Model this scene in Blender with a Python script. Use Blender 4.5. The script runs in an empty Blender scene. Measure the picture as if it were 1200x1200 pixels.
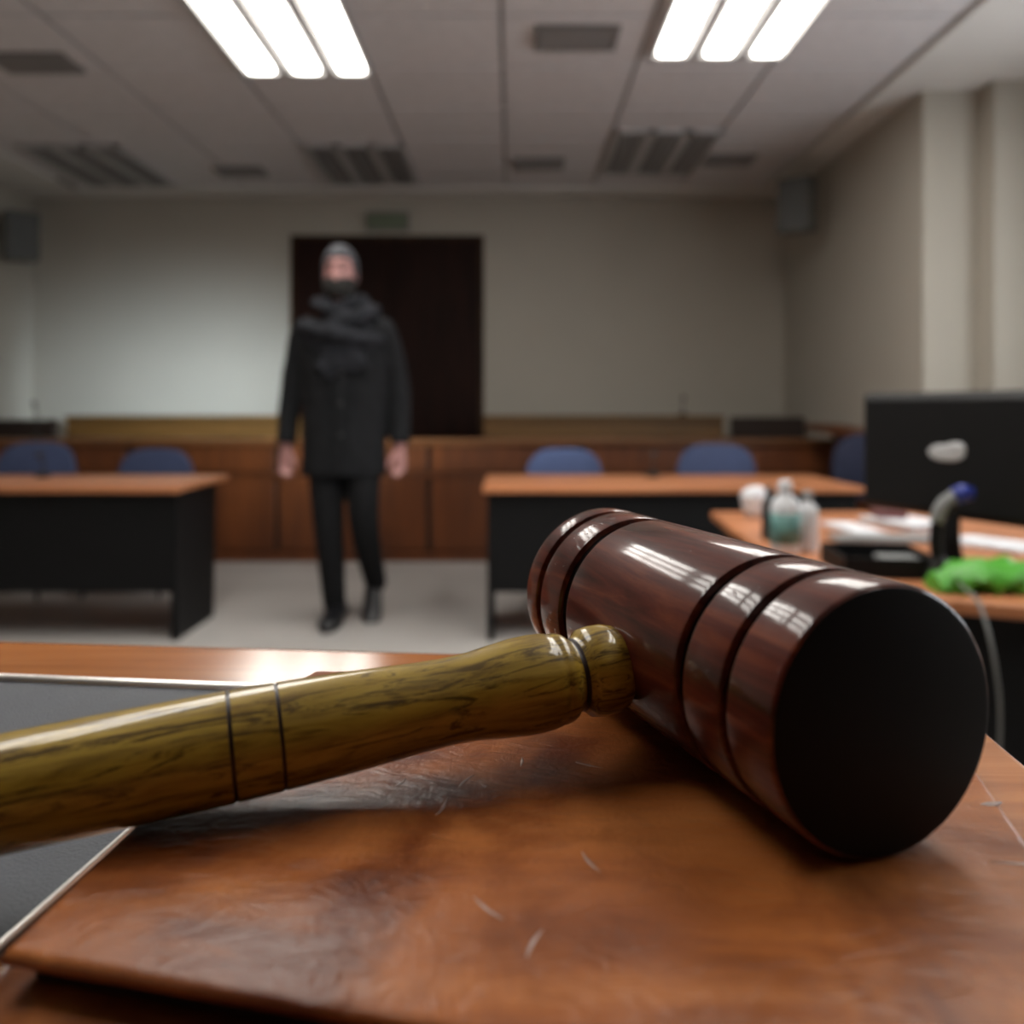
import bpy, bmesh, math, random
from mathutils import Vector, Matrix, noise
random.seed(7)
C = bpy.context.scene.collection
sc = bpy.context.scene
PI = math.pi
EYE = 1.08            # lens height above the courtroom floor

# ------------------------------------------------------------------ camera
cd = bpy.data.cameras.new('camera'); cam = bpy.data.objects.new('camera', cd); C.objects.link(cam)
cam.location = (0, 0, EYE); cam.rotation_euler = (PI/2, 0, 0)
cd.sensor_width = 36; cd.lens = 30.0; cd.shift_y = -122/1200
cd.clip_start = 0.01; cd.clip_end = 60
cd.dof.use_dof = True; cd.dof.focus_distance = 0.262; cd.dof.aperture_fstop = 7.6; cd.dof.aperture_blades = 7
sc.camera = cam
sc.view_settings.view_transform = 'Standard'; sc.view_settings.look = 'None'
sc.view_settings.gamma = 1; sc.view_settings.use_curve_mapping = False
sc.view_settings.exposure = 0.12
w = bpy.data.worlds.new('world'); sc.world = w; w.use_nodes = True
w.node_tree.nodes['Background'].inputs[0].default_value = (0.75, 0.86, 1.0, 1)
w.node_tree.nodes['Background'].inputs[1].default_value = 0.5
# daylight that comes in through the two windows of the near right wall (outside the frame)
def area(name, loc, target, sx, sy, power, col, spread=PI):
    l = bpy.data.lights.new(name, 'AREA'); l.shape = 'RECTANGLE'; l.size = sx; l.size_y = sy
    l.energy = power; l.color = col; l.spread = spread
    o = bpy.data.objects.new(name, l); C.objects.link(o); o.location = loc
    o.rotation_euler = (Vector(target)-Vector(loc)).to_track_quat('-Z', 'Y').to_euler()
    return o
area('window_daylight', (2.93, 3.0, 1.75), (-2.5, 7.2, 1.10), 0.8, 0.8, 13, (0.74, 0.89, 1.0), math.radians(19))
LAMP = 12.0           # strength of the fluorescent diffusers

# ------------------------------------------------------------------ materials
MATS = {}
def nt(name):
    m = bpy.data.materials.new(name); m.use_nodes = True
    t = m.node_tree; b = t.nodes['Principled BSDF']
    MATS[name] = m
    return m, t, b
def N(t, k, **kw):
    n = t.nodes.new(k)
    for a, v in kw.items():
        if a in n.inputs.keys(): n.inputs[a].default_value = v
        else: setattr(n, a, v)
    return n
def coords(t, scale=(1,1,1), rot=(0,0,0)):
    tc = N(t, 'ShaderNodeTexCoord'); mp = N(t, 'ShaderNodeMapping')
    mp.inputs['Scale'].default_value = scale; mp.inputs['Rotation'].default_value = rot
    t.links.new(tc.outputs['Object'], mp.inputs['Vector']); return mp.outputs[0]
def ramp(t, src, stops):
    r = N(t, 'ShaderNodeValToRGB'); e = r.color_ramp.elements
    while len(e) < len(stops): e.new(0.5)
    for i, (p, c) in enumerate(stops):
        e[i].position = p; e[i].color = (*c, 1) if len(c) == 3 else c
    t.links.new(src, r.inputs[0]); return r.outputs[0]
def plain(name, col, rough=0.6, var=0.12, scale=8, metal=0, bump=0.0, bscale=200, spec=0.5, coat=0):
    m, t, b = nt(name)
    v = coords(t); n = N(t, 'ShaderNodeTexNoise', Scale=scale, Detail=4.0); t.links.new(v, n.inputs['Vector'])
    c = ramp(t, n.outputs[0], [(0.3, tuple(x*(1-var) for x in col)), (0.7, tuple(min(1, x*(1+var)) for x in col))])
    t.links.new(c, b.inputs['Base Color'])
    b.inputs['Roughness'].default_value = rough; b.inputs['Metallic'].default_value = metal
    b.inputs['Specular IOR Level'].default_value = spec; b.inputs['Coat Weight'].default_value = coat
    if bump:
        n2 = N(t, 'ShaderNodeTexNoise', Scale=bscale, Detail=3.0); t.links.new(v, n2.inputs['Vector'])
        bp = N(t, 'ShaderNodeBump', Strength=bump, Distance=0.001); t.links.new(n2.outputs[0], bp.inputs['Height'])
        t.links.new(bp.outputs[0], b.inputs['Normal'])
    return m
def wood(name, dark, mid, light, scale=(4, 40, 40), rough=0.3, coat=0.0, bump=0.05, dist=0.0005, streak=None, blotch=0.25, spec=0.5, fine=1.0):
    m, t, b = nt(name)
    v = coords(t, scale)
    n = N(t, 'ShaderNodeTexNoise', Scale=1.0, Detail=8.0, Roughness=0.62, Distortion=0.8); t.links.new(v, n.inputs['Vector'])
    c = ramp(t, n.outputs[0], [(0.32, dark), (0.5, mid), (0.68, light)])
    v2 = coords(t, tuple(s*0.35 for s in scale)); n2 = N(t, 'ShaderNodeTexNoise', Scale=1.0, Detail=3.0); t.links.new(v2, n2.inputs['Vector'])
    r2 = ramp(t, n2.outputs[0], [(0.35, (1-blotch,)*3), (0.65, (1, 1, 1))])
    mx = N(t, 'ShaderNodeMix', data_type='RGBA', blend_type='MULTIPLY'); mx.inputs[0].default_value = 1
    t.links.new(c, mx.inputs[6]); t.links.new(r2, mx.inputs[7]); out = mx.outputs[2]
    if streak:
        v3 = coords(t, tuple(s*streak[0] for s in scale)); n3 = N(t, 'ShaderNodeTexNoise', Scale=1.0, Detail=6.0, Roughness=0.7, Distortion=1.5); t.links.new(v3, n3.inputs['Vector'])
        r3 = ramp(t, n3.outputs[0], [(streak[1], (0, 0, 0)), (streak[1]+0.09, (1, 1, 1))])
        m2 = N(t, 'ShaderNodeMix', data_type='RGBA'); m2.inputs[6].default_value = (*streak[2], 1)
        t.links.new(r3, m2.inputs[0]); t.links.new(out, m2.inputs[7]); out = m2.outputs[2]
    t.links.new(out, b.inputs['Base Color'])
    b.inputs['Roughness'].default_value = rough; b.inputs['Coat Weight'].default_value = coat
    b.inputs['Coat Roughness'].default_value = 0.11; b.inputs['Specular IOR Level'].default_value = spec
    bp = N(t, 'ShaderNodeBump', Strength=bump, Distance=dist); t.links.new(n.outputs[0], bp.inputs['Height'])
    t.links.new(bp.outputs[0], b.inputs['Normal'])
    if coat: t.links.new(bp.outputs[0], b.inputs['Coat Normal'])
    return m
M_wall = plain('wall_paint', (0.40, 0.37, 0.315), 0.85, 0.03, 1.5, bump=0.1, bscale=300)
M_plaster = plain('ceiling_plaster', (0.62, 0.60, 0.57), 0.85, 0.03, 2)
M_tile = plain('ceiling_tile_board', (0.58, 0.555, 0.56), 0.9, 0.05, 12, bump=0.3, bscale=150)
M_grid = plain('ceiling_grid_metal', (0.22, 0.21, 0.21), 0.6, 0.03)
M_floor = plain('floor_vinyl', (0.46, 0.44, 0.42), 0.42, 0.10, 1.6)
M_fix = plain('fixture_white_metal', (0.42, 0.41, 0.405), 0.5, 0.02)
M_slot = plain('unlit_slot', (0.16, 0.155, 0.155), 0.5, 0.05)
M_vent = plain('vent_metal', (0.17, 0.16, 0.155), 0.6, 0.05)
M_ventd = plain('vent_dark', (0.03, 0.028, 0.026), 0.8, 0.05)
M_door = wood('door_wood', (0.010, 0.0032, 0.002), (0.016, 0.005, 0.003), (0.024, 0.008, 0.005), (18, 18, 2), 0.6, 0, 0.05, spec=0.12)
M_doorf = wood('door_frame_wood', (0.022, 0.011, 0.006), (0.04, 0.02, 0.01), (0.06, 0.03, 0.015), (18, 18, 2), 0.6, 0, 0.05, spec=0.12)
M_rail = wood('panel_wood', (0.085, 0.023, 0.005), (0.13, 0.035, 0.007), (0.175, 0.049, 0.010), (14, 14, 1.6), 0.45, 0, 0.04)
M_cap = wood('rail_cap_wood', (0.14, 0.052, 0.016), (0.19, 0.073, 0.023), (0.24, 0.095, 0.03), (1.5, 14, 14), 0.38, 0, 0.04)
M_tier = wood('tier_wood', (0.12, 0.058, 0.014), (0.165, 0.080, 0.019), (0.21, 0.10, 0.026), (1.5, 14, 14), 0.45, 0, 0.04)
M_groove = plain('dark_joint', (0.02, 0.009, 0.005), 0.7, 0.1)
M_desk = wood('desk_laminate', (0.44, 0.16, 0.065), (0.56, 0.215, 0.09), (0.64, 0.26, 0.115), (2, 14, 14), 0.36, 0, 0.03)
M_black = plain('black_panel', (0.0055, 0.0055, 0.006), 0.6, 0.1, spec=0.2)
M_blackm = plain('black_metal', (0.018, 0.018, 0.018), 0.4, 0.1)
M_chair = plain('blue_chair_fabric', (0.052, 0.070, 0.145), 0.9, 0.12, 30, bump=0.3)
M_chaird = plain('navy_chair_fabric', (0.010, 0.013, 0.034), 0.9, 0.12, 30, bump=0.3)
M_speaker = plain('speaker_grey', (0.12, 0.125, 0.12), 0.7, 0.05)
M_grille = plain('speaker_grille', (0.09, 0.095, 0.092), 0.7, 0.05)
M_exit = plain('exit_sign_face', (0.13, 0.16, 0.105), 0.5, 0.05)
M_bench = wood('bench_top_wood', (0.30, 0.095, 0.020), (0.46, 0.155, 0.036), (0.56, 0.21, 0.055), (3.5, 60, 60), 0.27, 0.0, 0.02, 0.0001, spec=0.9)
M_rim = wood('bench_rim_wood', (0.30, 0.095, 0.020), (0.46, 0.155, 0.036), (0.56, 0.21, 0.055), (3.5, 60, 60), 0.16, 0.0, 0.01, 0.0001, spec=0.9)
M_benchb = wood('bench_body_wood', (0.16, 0.05, 0.012), (0.24, 0.08, 0.02), (0.30, 0.11, 0.03), (30, 30, 3), 0.4, 0, 0.03)
M_trim = plain('pad_edge_silver', (0.92, 0.89, 0.84), 0.38, 0.02, metal=1.0)
M_pad = plain('pad_leather', (0.040, 0.047, 0.062), 0.50, 0.10, 60, bump=0.6, bscale=1500, spec=0.6)
M_mask = plain('mask_cloth', (0.010, 0.009, 0.008), 0.9, 0.1, 40)
M_coat = plain('coat_wool', (0.0105, 0.011, 0.0125), 0.9, 0.25, 25, bump=0.4, spec=0.2)
M_sleeve = plain('sleeve_cloth', (0.019, 0.021, 0.024), 0.85, 0.2, 25, spec=0.25)
M_trou = plain('trouser_cloth', (0.008, 0.008, 0.009), 0.9, 0.2, 20, spec=0.2)
M_scarf = plain('scarf_wool', (0.018, 0.019, 0.023), 0.95, 0.4, 16, bump=0.6, spec=0.2)
M_shoe = plain('shoe_leather', (0.008, 0.008, 0.010), 0.35, 0.1)
M_hair = plain('grey_hair', (0.045, 0.047, 0.055), 0.7, 0.4, 60, bump=0.8, bscale=300)
M_skin = plain('skin', (0.42, 0.21, 0.195), 0.5, 0.10, 20)
M_eye = plain('eye_dark', (0.05, 0.03, 0.025), 0.2, 0.1)
M_brow = plain('brow_hair', (0.05, 0.04, 0.035), 0.8, 0.1)
M_white = plain('white_paper', (0.72, 0.73, 0.76), 0.6, 0.05)
M_cupw = plain('white_plastic', (0.70, 0.72, 0.75), 0.4, 0.05)
M_teal = plain('teal_label', (0.10, 0.24, 0.22), 0.5, 0.45, 30)
M_red = plain('dark_red_cover', (0.12, 0.035, 0.035), 0.5, 0.15)
M_green = plain('green_plastic', (0.085, 0.38, 0.035), 0.4, 0.15, 12)
M_blue = plain('blue_plastic', (0.03, 0.05, 0.32), 0.4, 0.1)
M_greyp = plain('grey_plastic', (0.24, 0.25, 0.25), 0.5, 0.1)
M_cable = plain('grey_cable', (0.13, 0.13, 0.12), 0.5, 0.05)
M_mon = plain('monitor_black', (0.008, 0.008, 0.0085), 0.6, 0.05, spec=0.2)
M_logo = plain('logo_silver', (0.62, 0.63, 0.64), 0.4, 0.1, 30)
M_screen = plain('screen_glass', (0.01, 0.01, 0.012), 0.1, 0.05)
M_glass = plain('window_frame_white', (0.7, 0.7, 0.68), 0.5, 0.03)
M_scratch = plain('scratch_pale', (0.36, 0.26, 0.23), 0.3, 0.2, 300)

def emis(name, col, s):
    m, t, b = nt(name); b.inputs['Base Color'].default_value = (0.8, 0.8, 0.8, 1)
    b.inputs['Emission Color'].default_value = (*col, 1); b.inputs['Emission Strength'].default_value = s
    return m
M_lamp = emis('lamp_diffuser', (1.0, 0.965, 0.90), LAMP)

M_day = emis('daylit_pane', (0.86, 0.93, 1.0), 4.0)
# lacquered gavel woods
M_head = wood('mahogany_lacquer', (0.034, 0.006, 0.003), (0.115, 0.019, 0.009), (0.24, 0.055, 0.020), (9, 95, 95), 0.5, 0.72, 0.16, 0.0003, blotch=0.4, spec=0.12)
def nicks(m):             # tiny chips in the lacquer
    t = m.node_tree; b = t.nodes['Principled BSDF']
    v = coords(t, (260, 620, 620)); n = N(t, 'ShaderNodeTexNoise', Scale=1.0, Detail=2.0, Distortion=0.6); t.links.new(v, n.inputs['Vector'])
    k = ramp(t, n.outputs[0], [(0.66, (0, 0, 0)), (0.72, (1, 1, 1))])
    v2 = coords(t, (30, 60, 60)); n2 = N(t, 'ShaderNodeTexNoise', Scale=1.0, Detail=3.0); t.links.new(v2, n2.inputs['Vector'])
    k2 = ramp(t, n2.outputs[0], [(0.45, (0, 0, 0)), (0.65, (1, 1, 1))])
    mu = N(t, 'ShaderNodeMath', operation='MULTIPLY'); t.links.new(k, mu.inputs[0]); t.links.new(k2, mu.inputs[1])
    bp = N(t, 'ShaderNodeBump', Strength=0.8, Distance=0.0003); bp.invert = True; t.links.new(mu.outputs[0], bp.inputs['Height'])
    old = b.inputs['Coat Normal'].links[0].from_socket; t.links.new(old, bp.inputs['Normal']); t.links.new(bp.outputs[0], b.inputs['Coat Normal'])
nicks(M_head)
M_headg = plain('black_ring_lacquer', (0.004, 0.0035, 0.0035), 0.2, 0.1, spec=0.3, coat=0.25)
M_face = plain('striking_face_black', (0.004, 0.003, 0.003), 0.5, 0.3, spec=0.15)
M_hand = wood('olive_wood_lacquer', (0.22, 0.125, 0.012), (0.42, 0.27, 0.030), (0.56, 0.375, 0.052), (34, 260, 260), 0.45, 0.8, 0.05, 0.0002, streak=(0.9, 0.39, (0.10, 0.058, 0.007)), blotch=0.3, spec=0.2)
# worn, wrinkled lacquer of the sound block
def block_mat():
    m, t, b = nt('block_worn_lacquer')
    v = coords(t, (9, 30, 9), (0, 0, 0.25)); n = N(t, 'ShaderNodeTexNoise', Scale=1.0, Detail=8.0, Roughness=0.6, Distortion=0.6); t.links.new(v, n.inputs['Vector'])
    c = ramp(t, n.outputs[0], [(0.30, (0.18, 0.046, 0.012)), (0.48, (0.36, 0.110, 0.026)), (0.72, (0.50, 0.18, 0.05))])
    v2 = coords(t, (22, 22, 22)); n2 = N(t, 'ShaderNodeTexNoise', Scale=1.0, Detail=5.0, Roughness=0.6, Distortion=0.5); t.links.new(v2, n2.inputs['Vector'])
    c2 = ramp(t, n2.outputs[0], [(0.38, (0.34, 0.24, 0.20)), (0.60, (1, 1, 1))])
    mx = N(t, 'ShaderNodeMix', data_type='RGBA', blend_type='MULTIPLY'); mx.inputs[0].default_value = 1
    t.links.new(c, mx.inputs[6]); t.links.new(c2, mx.inputs[7]); t.links.new(mx.outputs[2], b.inputs['Base Color'])
    r = N(t, 'ShaderNodeMapRange'); r.inputs[3].default_value = 0.24; r.inputs[4].default_value = 0.42
    t.links.new(n2.outputs[0], r.inputs[0]); t.links.new(r.outputs[0], b.inputs['Roughness'])
    b.inputs['Specular IOR Level'].default_value = 0.30
    # broad wrinkles plus fine scuffs
    v3 = coords(t, (110, 210, 110), (0, 0, 0.5)); w1 = N(t, 'ShaderNodeTexNoise', Scale=1.0, Detail=5.0, Roughness=0.55, Distortion=1.2); t.links.new(v3, w1.inputs['Vector'])
    v4 = coords(t, (260, 60, 200), (0, 0, -0.9)); w2 = N(t, 'ShaderNodeTexNoise', Scale=1.0, Detail=3.0, Distortion=2.0); t.links.new(v4, w2.inputs['Vector'])
    b1 = N(t, 'ShaderNodeBump', Strength=0.6, Distance=0.0008); t.links.new(w1.outputs[0], b1.inputs['Height'])
    b2 = N(t, 'ShaderNodeBump', Strength=0.20, Distance=0.0004); t.links.new(w2.outputs[0], b2.inputs['Height']); t.links.new(b1.outputs[0], b2.inputs['Normal'])
    t.links.new(b2.outputs[0], b.inputs['Normal'])
    return m
M_block = block_mat()

# ------------------------------------------------------------------ helpers
def obj(name, bm, mats, parent=None, smooth=False, loc=None, bevel=0, autosm=None):
    me = bpy.data.meshes.new(name)
    bmesh.ops.recalc_face_normals(bm, faces=bm.faces)
    bm.to_mesh(me); bm.free()
    for m in (mats if isinstance(mats, (list, tuple)) else [mats]): me.materials.append(m)
    o = bpy.data.objects.new(name, me); C.objects.link(o)
    if smooth: me.polygons.foreach_set('use_smooth', [True]*len(me.polygons))
    if autosm:
        me.polygons.foreach_set('use_smooth', [True]*len(me.polygons))
        me.set_sharp_from_angle(angle=math.radians(autosm))
    if loc: o.location = loc
    if parent: o.parent = parent
    if bevel:
        b = o.modifiers.new('bevel', 'BEVEL'); b.width = bevel; b.segments = 3; b.limit_method = 'ANGLE'
    return o
def thing(name, label, cat, loc=(0, 0, 0), rz=0, group=None):
    o = bpy.data.objects.new(name, None); C.objects.link(o); o.empty_display_size = 0.05
    o.location = loc; o.rotation_euler = (0, 0, rz); o['label'] = label; o['category'] = cat
    if group: o['group'] = group
    return o
def tag(o, label, cat, group=None):
    o['label'] = label; o['category'] = cat
    if group: o['group'] = group
    return o
def struct(o): o['kind'] = 'structure'; return o
def box(bm, x0, x1, y0, y1, z0, z1, mi=0):
    v = [bm.verts.new((x, y, z)) for z in (z0, z1) for y in (y0, y1) for x in (x0, x1)]
    for f in ((0, 2, 3, 1), (4, 5, 7, 6), (0, 1, 5, 4), (2, 6, 7, 3), (0, 4, 6, 2), (1, 3, 7, 5)):
        bm.faces.new([v[i] for i in f]).material_index = mi
    return bm
def B(*a, **k): return box(bmesh.new(), *a, **k)
def prism(bm, pts, z0, z1, mi=0):
    lo = [bm.verts.new((x, y, z0)) for x, y in pts]; hi = [bm.verts.new((x, y, z1)) for x, y in pts]
    bm.faces.new(lo[::-1]).material_index = mi; bm.faces.new(hi).material_index = mi
    n = len(pts)
    for i in range(n): bm.faces.new((lo[i], lo[(i+1) % n], hi[(i+1) % n], hi[i])).material_index = mi
    return bm
def rings(bm, rs, mi=0, cap=True, close=False):
    rv = [[bm.verts.new(p) for p in r] for r in rs]; n = len(rv[0])
    m = len(rv)
    for a in range(m-1 if not close else m):
        for i in range(n):
            f = bm.faces.new((rv[a][i], rv[a][(i+1) % n], rv[(a+1) % m][(i+1) % n], rv[(a+1) % m][i]))
            f.material_index = mi[a] if isinstance(mi, list) else mi
    if cap and not close:
        bm.faces.new(rv[0][::-1]).material_index = mi[0] if isinstance(mi, list) else mi
        bm.faces.new(rv[-1]).material_index = mi[-1] if isinstance(mi, list) else mi
    return bm
def lathe_x(bm, prof, seg=96, mi=0):
    """profile (x, r) turned about the x axis"""
    return rings(bm, [[(x, r*math.cos(2*PI*k/seg), r*math.sin(2*PI*k/seg)) for k in range(seg)] for x, r in prof], mi)
def lathe_z(bm, prof, seg=32, c=(0, 0), mi=0):
    return rings(bm, [[(c[0]+r*math.cos(2*PI*k/seg), c[1]+r*math.sin(2*PI*k/seg), z) for k in range(seg)] for z, r in prof], mi)
def tube(bm, pts, rad, seg=16, ref=(0, 1, 0), mi=0, cap=True, close=False):
    """pts in 3-D, rad a number or list of (ru, rv)"""
    pts = [Vector(p) for p in pts]; rs = []; n = len(pts)
    for i, p in enumerate(pts):
        a = pts[i-1] if (i > 0 or close) else pts[0]; b = pts[(i+1) % n] if (i < n-1 or close) else pts[-1]
        d = (b-a).normalized(); rf = Vector(ref)
        if abs(d.dot(rf)) > 0.97: rf = Vector((1, 0, 0.1))
        u = d.cross(rf).normalized(); v = u.cross(d).normalized()
        r = rad[i] if isinstance(rad, list) else rad
        ru, rv_ = r if isinstance(r, tuple) else (r, r)
        rs.append([p + u*ru*math.cos(2*PI*k/seg) + v*rv_*math.sin(2*PI*k/seg) for k in range(seg)])
    return rings(bm, rs, mi, cap, close)
def ball(bm, c, r, seg=20, rng=12, mi=0):
    rx, ry, rz = r if isinstance(r, tuple) else (r, r, r)
    rs = []
    for j in range(1, rng):
        a = PI*j/rng
        rs.append([(c[0]+rx*math.sin(a)*math.cos(2*PI*k/seg), c[1]+ry*math.sin(a)*math.sin(2*PI*k/seg), c[2]-rz*math.cos(a)) for k in range(seg)])
    return rings(bm, rs, mi)
def remesh(o, voxel, smooth_it=4):
    m = o.modifiers.new('r', 'REMESH'); m.mode = 'VOXEL'; m.voxel_size = voxel; m.use_smooth_shade = True
    s = o.modifiers.new('s', 'SMOOTH'); s.iterations = smooth_it; s.factor = 0.5
    dg = bpy.context.evaluated_depsgraph_get(); dg.update()
    me = bpy.data.meshes.new_from_object(o.evaluated_get(dg)); old = o.data
    o.modifiers.clear(); o.data = me; me.name = o.name
    if not me.materials: me.materials.append(old.materials[0])
    return o
def dup(root, loc, rz, label=None, group=None):
    r = root.copy(); C.objects.link(r); r.location = loc; r.rotation_euler = (0, 0, rz)
    if label: r['label'] = label
    if group: r['group'] = group
    for ch in list(root.children):
        c = ch.copy(); C.objects.link(c); c.parent = r
        for g in ch.children:
            d = g.copy(); C.objects.link(d); d.parent = c
    return r
def smoothpath(pts, n=8):
    """Catmull-Rom through points"""
    P = [Vector(p) for p in pts]; P = [P[0]*2-P[1]]+P+[P[-1]*2-P[-2]]; out = []
    for i in range(1, len(P)-2):
        for k in range(n):
            t = k/n; a, b, c, d = P[i-1:i+3]
            out.append(0.5*((2*b)+(c-a)*t+(2*a-5*b+4*c-d)*t*t+(3*b-a-3*c+d)*t**3))
    out.append(P[-2]); return out

# ------------------------------------------------------------------ room
XL, XR, XN, YB, YF, ZC = -4.05, 2.29, 3.0, 7.2, -2.5, 2.88
struct(obj('floor', B(XL-.1, XN+.1, YF-.1, YB+.1, -0.1, 0), M_floor))
struct(obj('wall_back', B(XL-.1, XN+.1, YB, YB+.1, 0, ZC+.1), M_wall))
struct(obj('wall_left', B(XL-.1, XL, YF, YB, 0, ZC+.1), M_wall))
struct(obj('wall_front', B(XL-.1, XN+.1, YF-.1, YF, 0, ZC+.1), M_door))
# right wall: far stretch, two steps outward, near stretch pierced by two windows
struct(obj('wall_right', B(XR, XR+.8, 4.75, YB, 0, ZC+.1), M_wall))
struct(obj('wall_right_step', B(2.60, 3.1, 4.60, 4.76, 0, ZC+.1), M_wall))
bm = bmesh.new(); wins = [(0.4, 1.9), (2.5, 4.0)]; zb, zt = 0.95, 2.35
ys = [YF, wins[0][0], wins[0][1], wins[1][0], wins[1][1], 4.62]
for a, b in ((0, 1), (2, 3), (4, 5)): box(bm, XN, XN+.1, ys[a], ys[b], 0, ZC+.1)
for a, b in wins: box(bm, XN, XN+.1, a, b, 0, zb); box(bm, XN, XN+.1, a, b, zt, ZC+.1)
struct(obj('wall_right_near', bm, M_wall))
for k, (a, b) in enumerate(wins):
    bm = bmesh.new(); t_ = 0.05
    box(bm, XN+.02, XN+.08, a, b, zb, zb+t_); box(bm, XN+.02, XN+.08, a, b, zt-t_, zt)
    box(bm, XN+.02, XN+.08, a, a+t_, zb+t_, zt-t_); box(bm, XN+.02, XN+.08, b-t_, b, zb+t_, zt-t_)
    box(bm, XN+.02, XN+.08, (a+b)/2-.025, (a+b)/2+.025, zb+t_, zt-t_)
    wn = struct(obj('window_%d' % (k+1), bm, M_glass))
    for c0_, c1_ in ((a+t_, (a+b)/2-.025), ((a+b)/2+.025, b-t_)):
        obj('pane', B(XN+.045, XN+.055, c0_, c1_, zb+t_, zt-t_), M_day, wn)
# ceiling: slab, plaster margin round the tile field, tiles one by one in a recessed grid
ceil = struct(obj('ceiling', B(XL-.1, XN+.1, YF-.1, YB+.1, ZC+.012, ZC+.1), M_grid))
TX0, TX1, TY1 = -3.55, 2.05, 6.90
bm = bmesh.new()
box(bm, XL, TX0-.006, YF, YB, ZC-.03, ZC+.03); box(bm, TX1+.006, XN, YF, YB, ZC-.03, ZC+.03)
box(bm, TX0-.006, TX1+.006, TY1+.006, YB, ZC-.03, ZC+.03)
struct(obj('trim_1', bm, M_plaster, bevel=0.008))
tile_me = None
for i in range(8):
    for j in range(16):
        x, y = TX0+.7*i+.35, TY1-.6*j-.3
        if y-.3 < YF: continue
        if tile_me is None:
            t0 = obj('ceiling_tile', B(-.34, .34, -.29, .29, -.006, .014), M_tile, ceil, bevel=0.004); tile_me = t0.data; t0.location = (x, y, ZC)
        else:
            c = t0.copy(); C.objects.link(c); c.location = (x, y, ZC)
struct(obj('baseboard_back', B(XL, XR, YB-.015, YB, 0, .1), M_doorf))

# ceiling lights: metal tray with three long diffusers
def fixture(name, x, y0, y1, lit, label, group):
    t = thing(name, label, 'ceiling light', (x, y0, ZC-.006), 0, group)
    L = y1-y0; bm = bmesh.new()
    box(bm, -.345, .345, -.02, L+.02, -.006, .0)
    for s0, s1 in ((-.345, -.322), (-.145, -.095), (.095, .145), (.322, .345)): box(bm, s0, s1, -.02, L+.02, -.03, -.006)
    for s in (-.02, L): box(bm, -.345, .345, s, s+.02, -.03, -.006)
    obj('frame', bm, M_fix, t)
    for k in range(3):
        c = -.238+.238*k; hw = .066; bm = bmesh.new(); pts = []
        for cx, cy, a0 in ((c+hw-.02, L-.03, 0), (c-hw+.02, L-.03, 90), (c-hw+.02, .03, 180), (c+hw-.02, .03, 270)):
            for q in range(5): a = math.radians(a0+q*22.5); pts.append((cx+.02*math.cos(a), cy+.02*math.sin(a)))
        prism(bm, pts, -.026, -.008)
        obj('diffuser', bm, M_lamp if lit else M_slot, t)
    return t
fixture('ceiling_light', -1.08, 3.3, 4.52, True, 'lit three-strip ceiling light at upper left, above the left desk', 'lit ceiling lights')
fixture('ceiling_light', 1.035, 3.08, 4.30, True, 'lit three-strip ceiling light at upper right, toward the window wall', 'lit ceiling lights')
fixture('ceiling_light', -1.08, 2.0, 3.24, True, 'lit ceiling light overhead, left of the bench', 'lit ceiling lights')
fixture('ceiling_light', 1.035, 1.78, 3.02, True, 'lit ceiling light overhead, right of the bench', 'lit ceiling lights')
fixture('ceiling_light', -1.08, .55, 1.78, True, 'added unseen ceiling light that brightens the bench from the left', 'lit ceiling lights')  # nearest pair is unseen, added to brighten the dark foreground
fixture('ceiling_light', 1.035, .40, 1.62, True, 'added unseen ceiling light that brightens the bench from the right', 'lit ceiling lights')  # right half of the pair added as foreground fill
fixture('unlit_ceiling_light', -1.08, 5.8, 6.75, False, 'unlit three-slot ceiling light in front of the dark door', 'unlit ceiling lights')
fixture('unlit_ceiling_light', 1.02, 5.5, 6.45, False, 'unlit three-slot ceiling light at right, left of the small dark vent', 'unlit ceiling lights')
fixture('unlit_ceiling_light', -3.02, 5.8, 6.8, False, 'unlit three-slot ceiling light near the far left corner', 'unlit ceiling lights')
def vent(x, y, sx, sy, label, faint=False):
    t = thing('ceiling_vent', label, 'vent', (x, y, ZC-.006), 0, 'ceiling vents')
    bm = bmesh.new(); box(bm, -sx, sx, -sy, -sy+.03, -.02, 0); box(bm, -sx, sx, sy-.03, sy, -.02, 0)
    box(bm, -sx, -sx+.03, -sy+.03, sy-.03, -.02, 0); box(bm, sx-.03, sx, -sy+.03, sy-.03, -.02, 0)
    obj('frame', bm, M_vent, t)
    obj('duct', B(-sx+.03, sx-.03, -sy+.03, sy-.03, -.004, 0), M_tile if faint else M_ventd, t)
    n = 5
    for k in range(n):
        y_ = -sy+.03+(2*sy-.06)*(k+.5)/n; bm = bmesh.new()
        v = [bm.verts.new(p) for p in ((-sx+.03, y_-.02, -.006), (sx-.03, y_-.02, -.006), (sx-.03, y_+.008, -.022), (-sx+.03, y_+.008, -.022))]
        v2 = [bm.verts.new(p.co+Vector((0, .002, .003))) for p in v]
        bm.faces.new(v); bm.faces.new(v2[::-1])
        for q in range(4): bm.faces.new((v[q], v[(q+1) % 4], v2[(q+1) % 4], v2[q]))
        obj('slat', bm, M_vent, t)
    return t
vent(.31, 4.12, .20, .13, 'dark ceiling vent left of the upper right ceiling light')
vent(-2.47, 4.42, .20, .12, 'dark ceiling vent at the far left edge, left of the lit light')
vent(1.55, 6.15, .19, .13, 'small black ceiling vent beside the right wall')
vent(.20, 6.25, .18, .13, 'faint pale ceiling vent between the two unlit lights', True)
vent(-2.05, 6.45, .18, .12, 'faint pale ceiling vent left of the unlit light before the door', True)
vent(-3.72, 6.78, .2, .12, 'dark ceiling vent in the far left corner')

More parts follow.
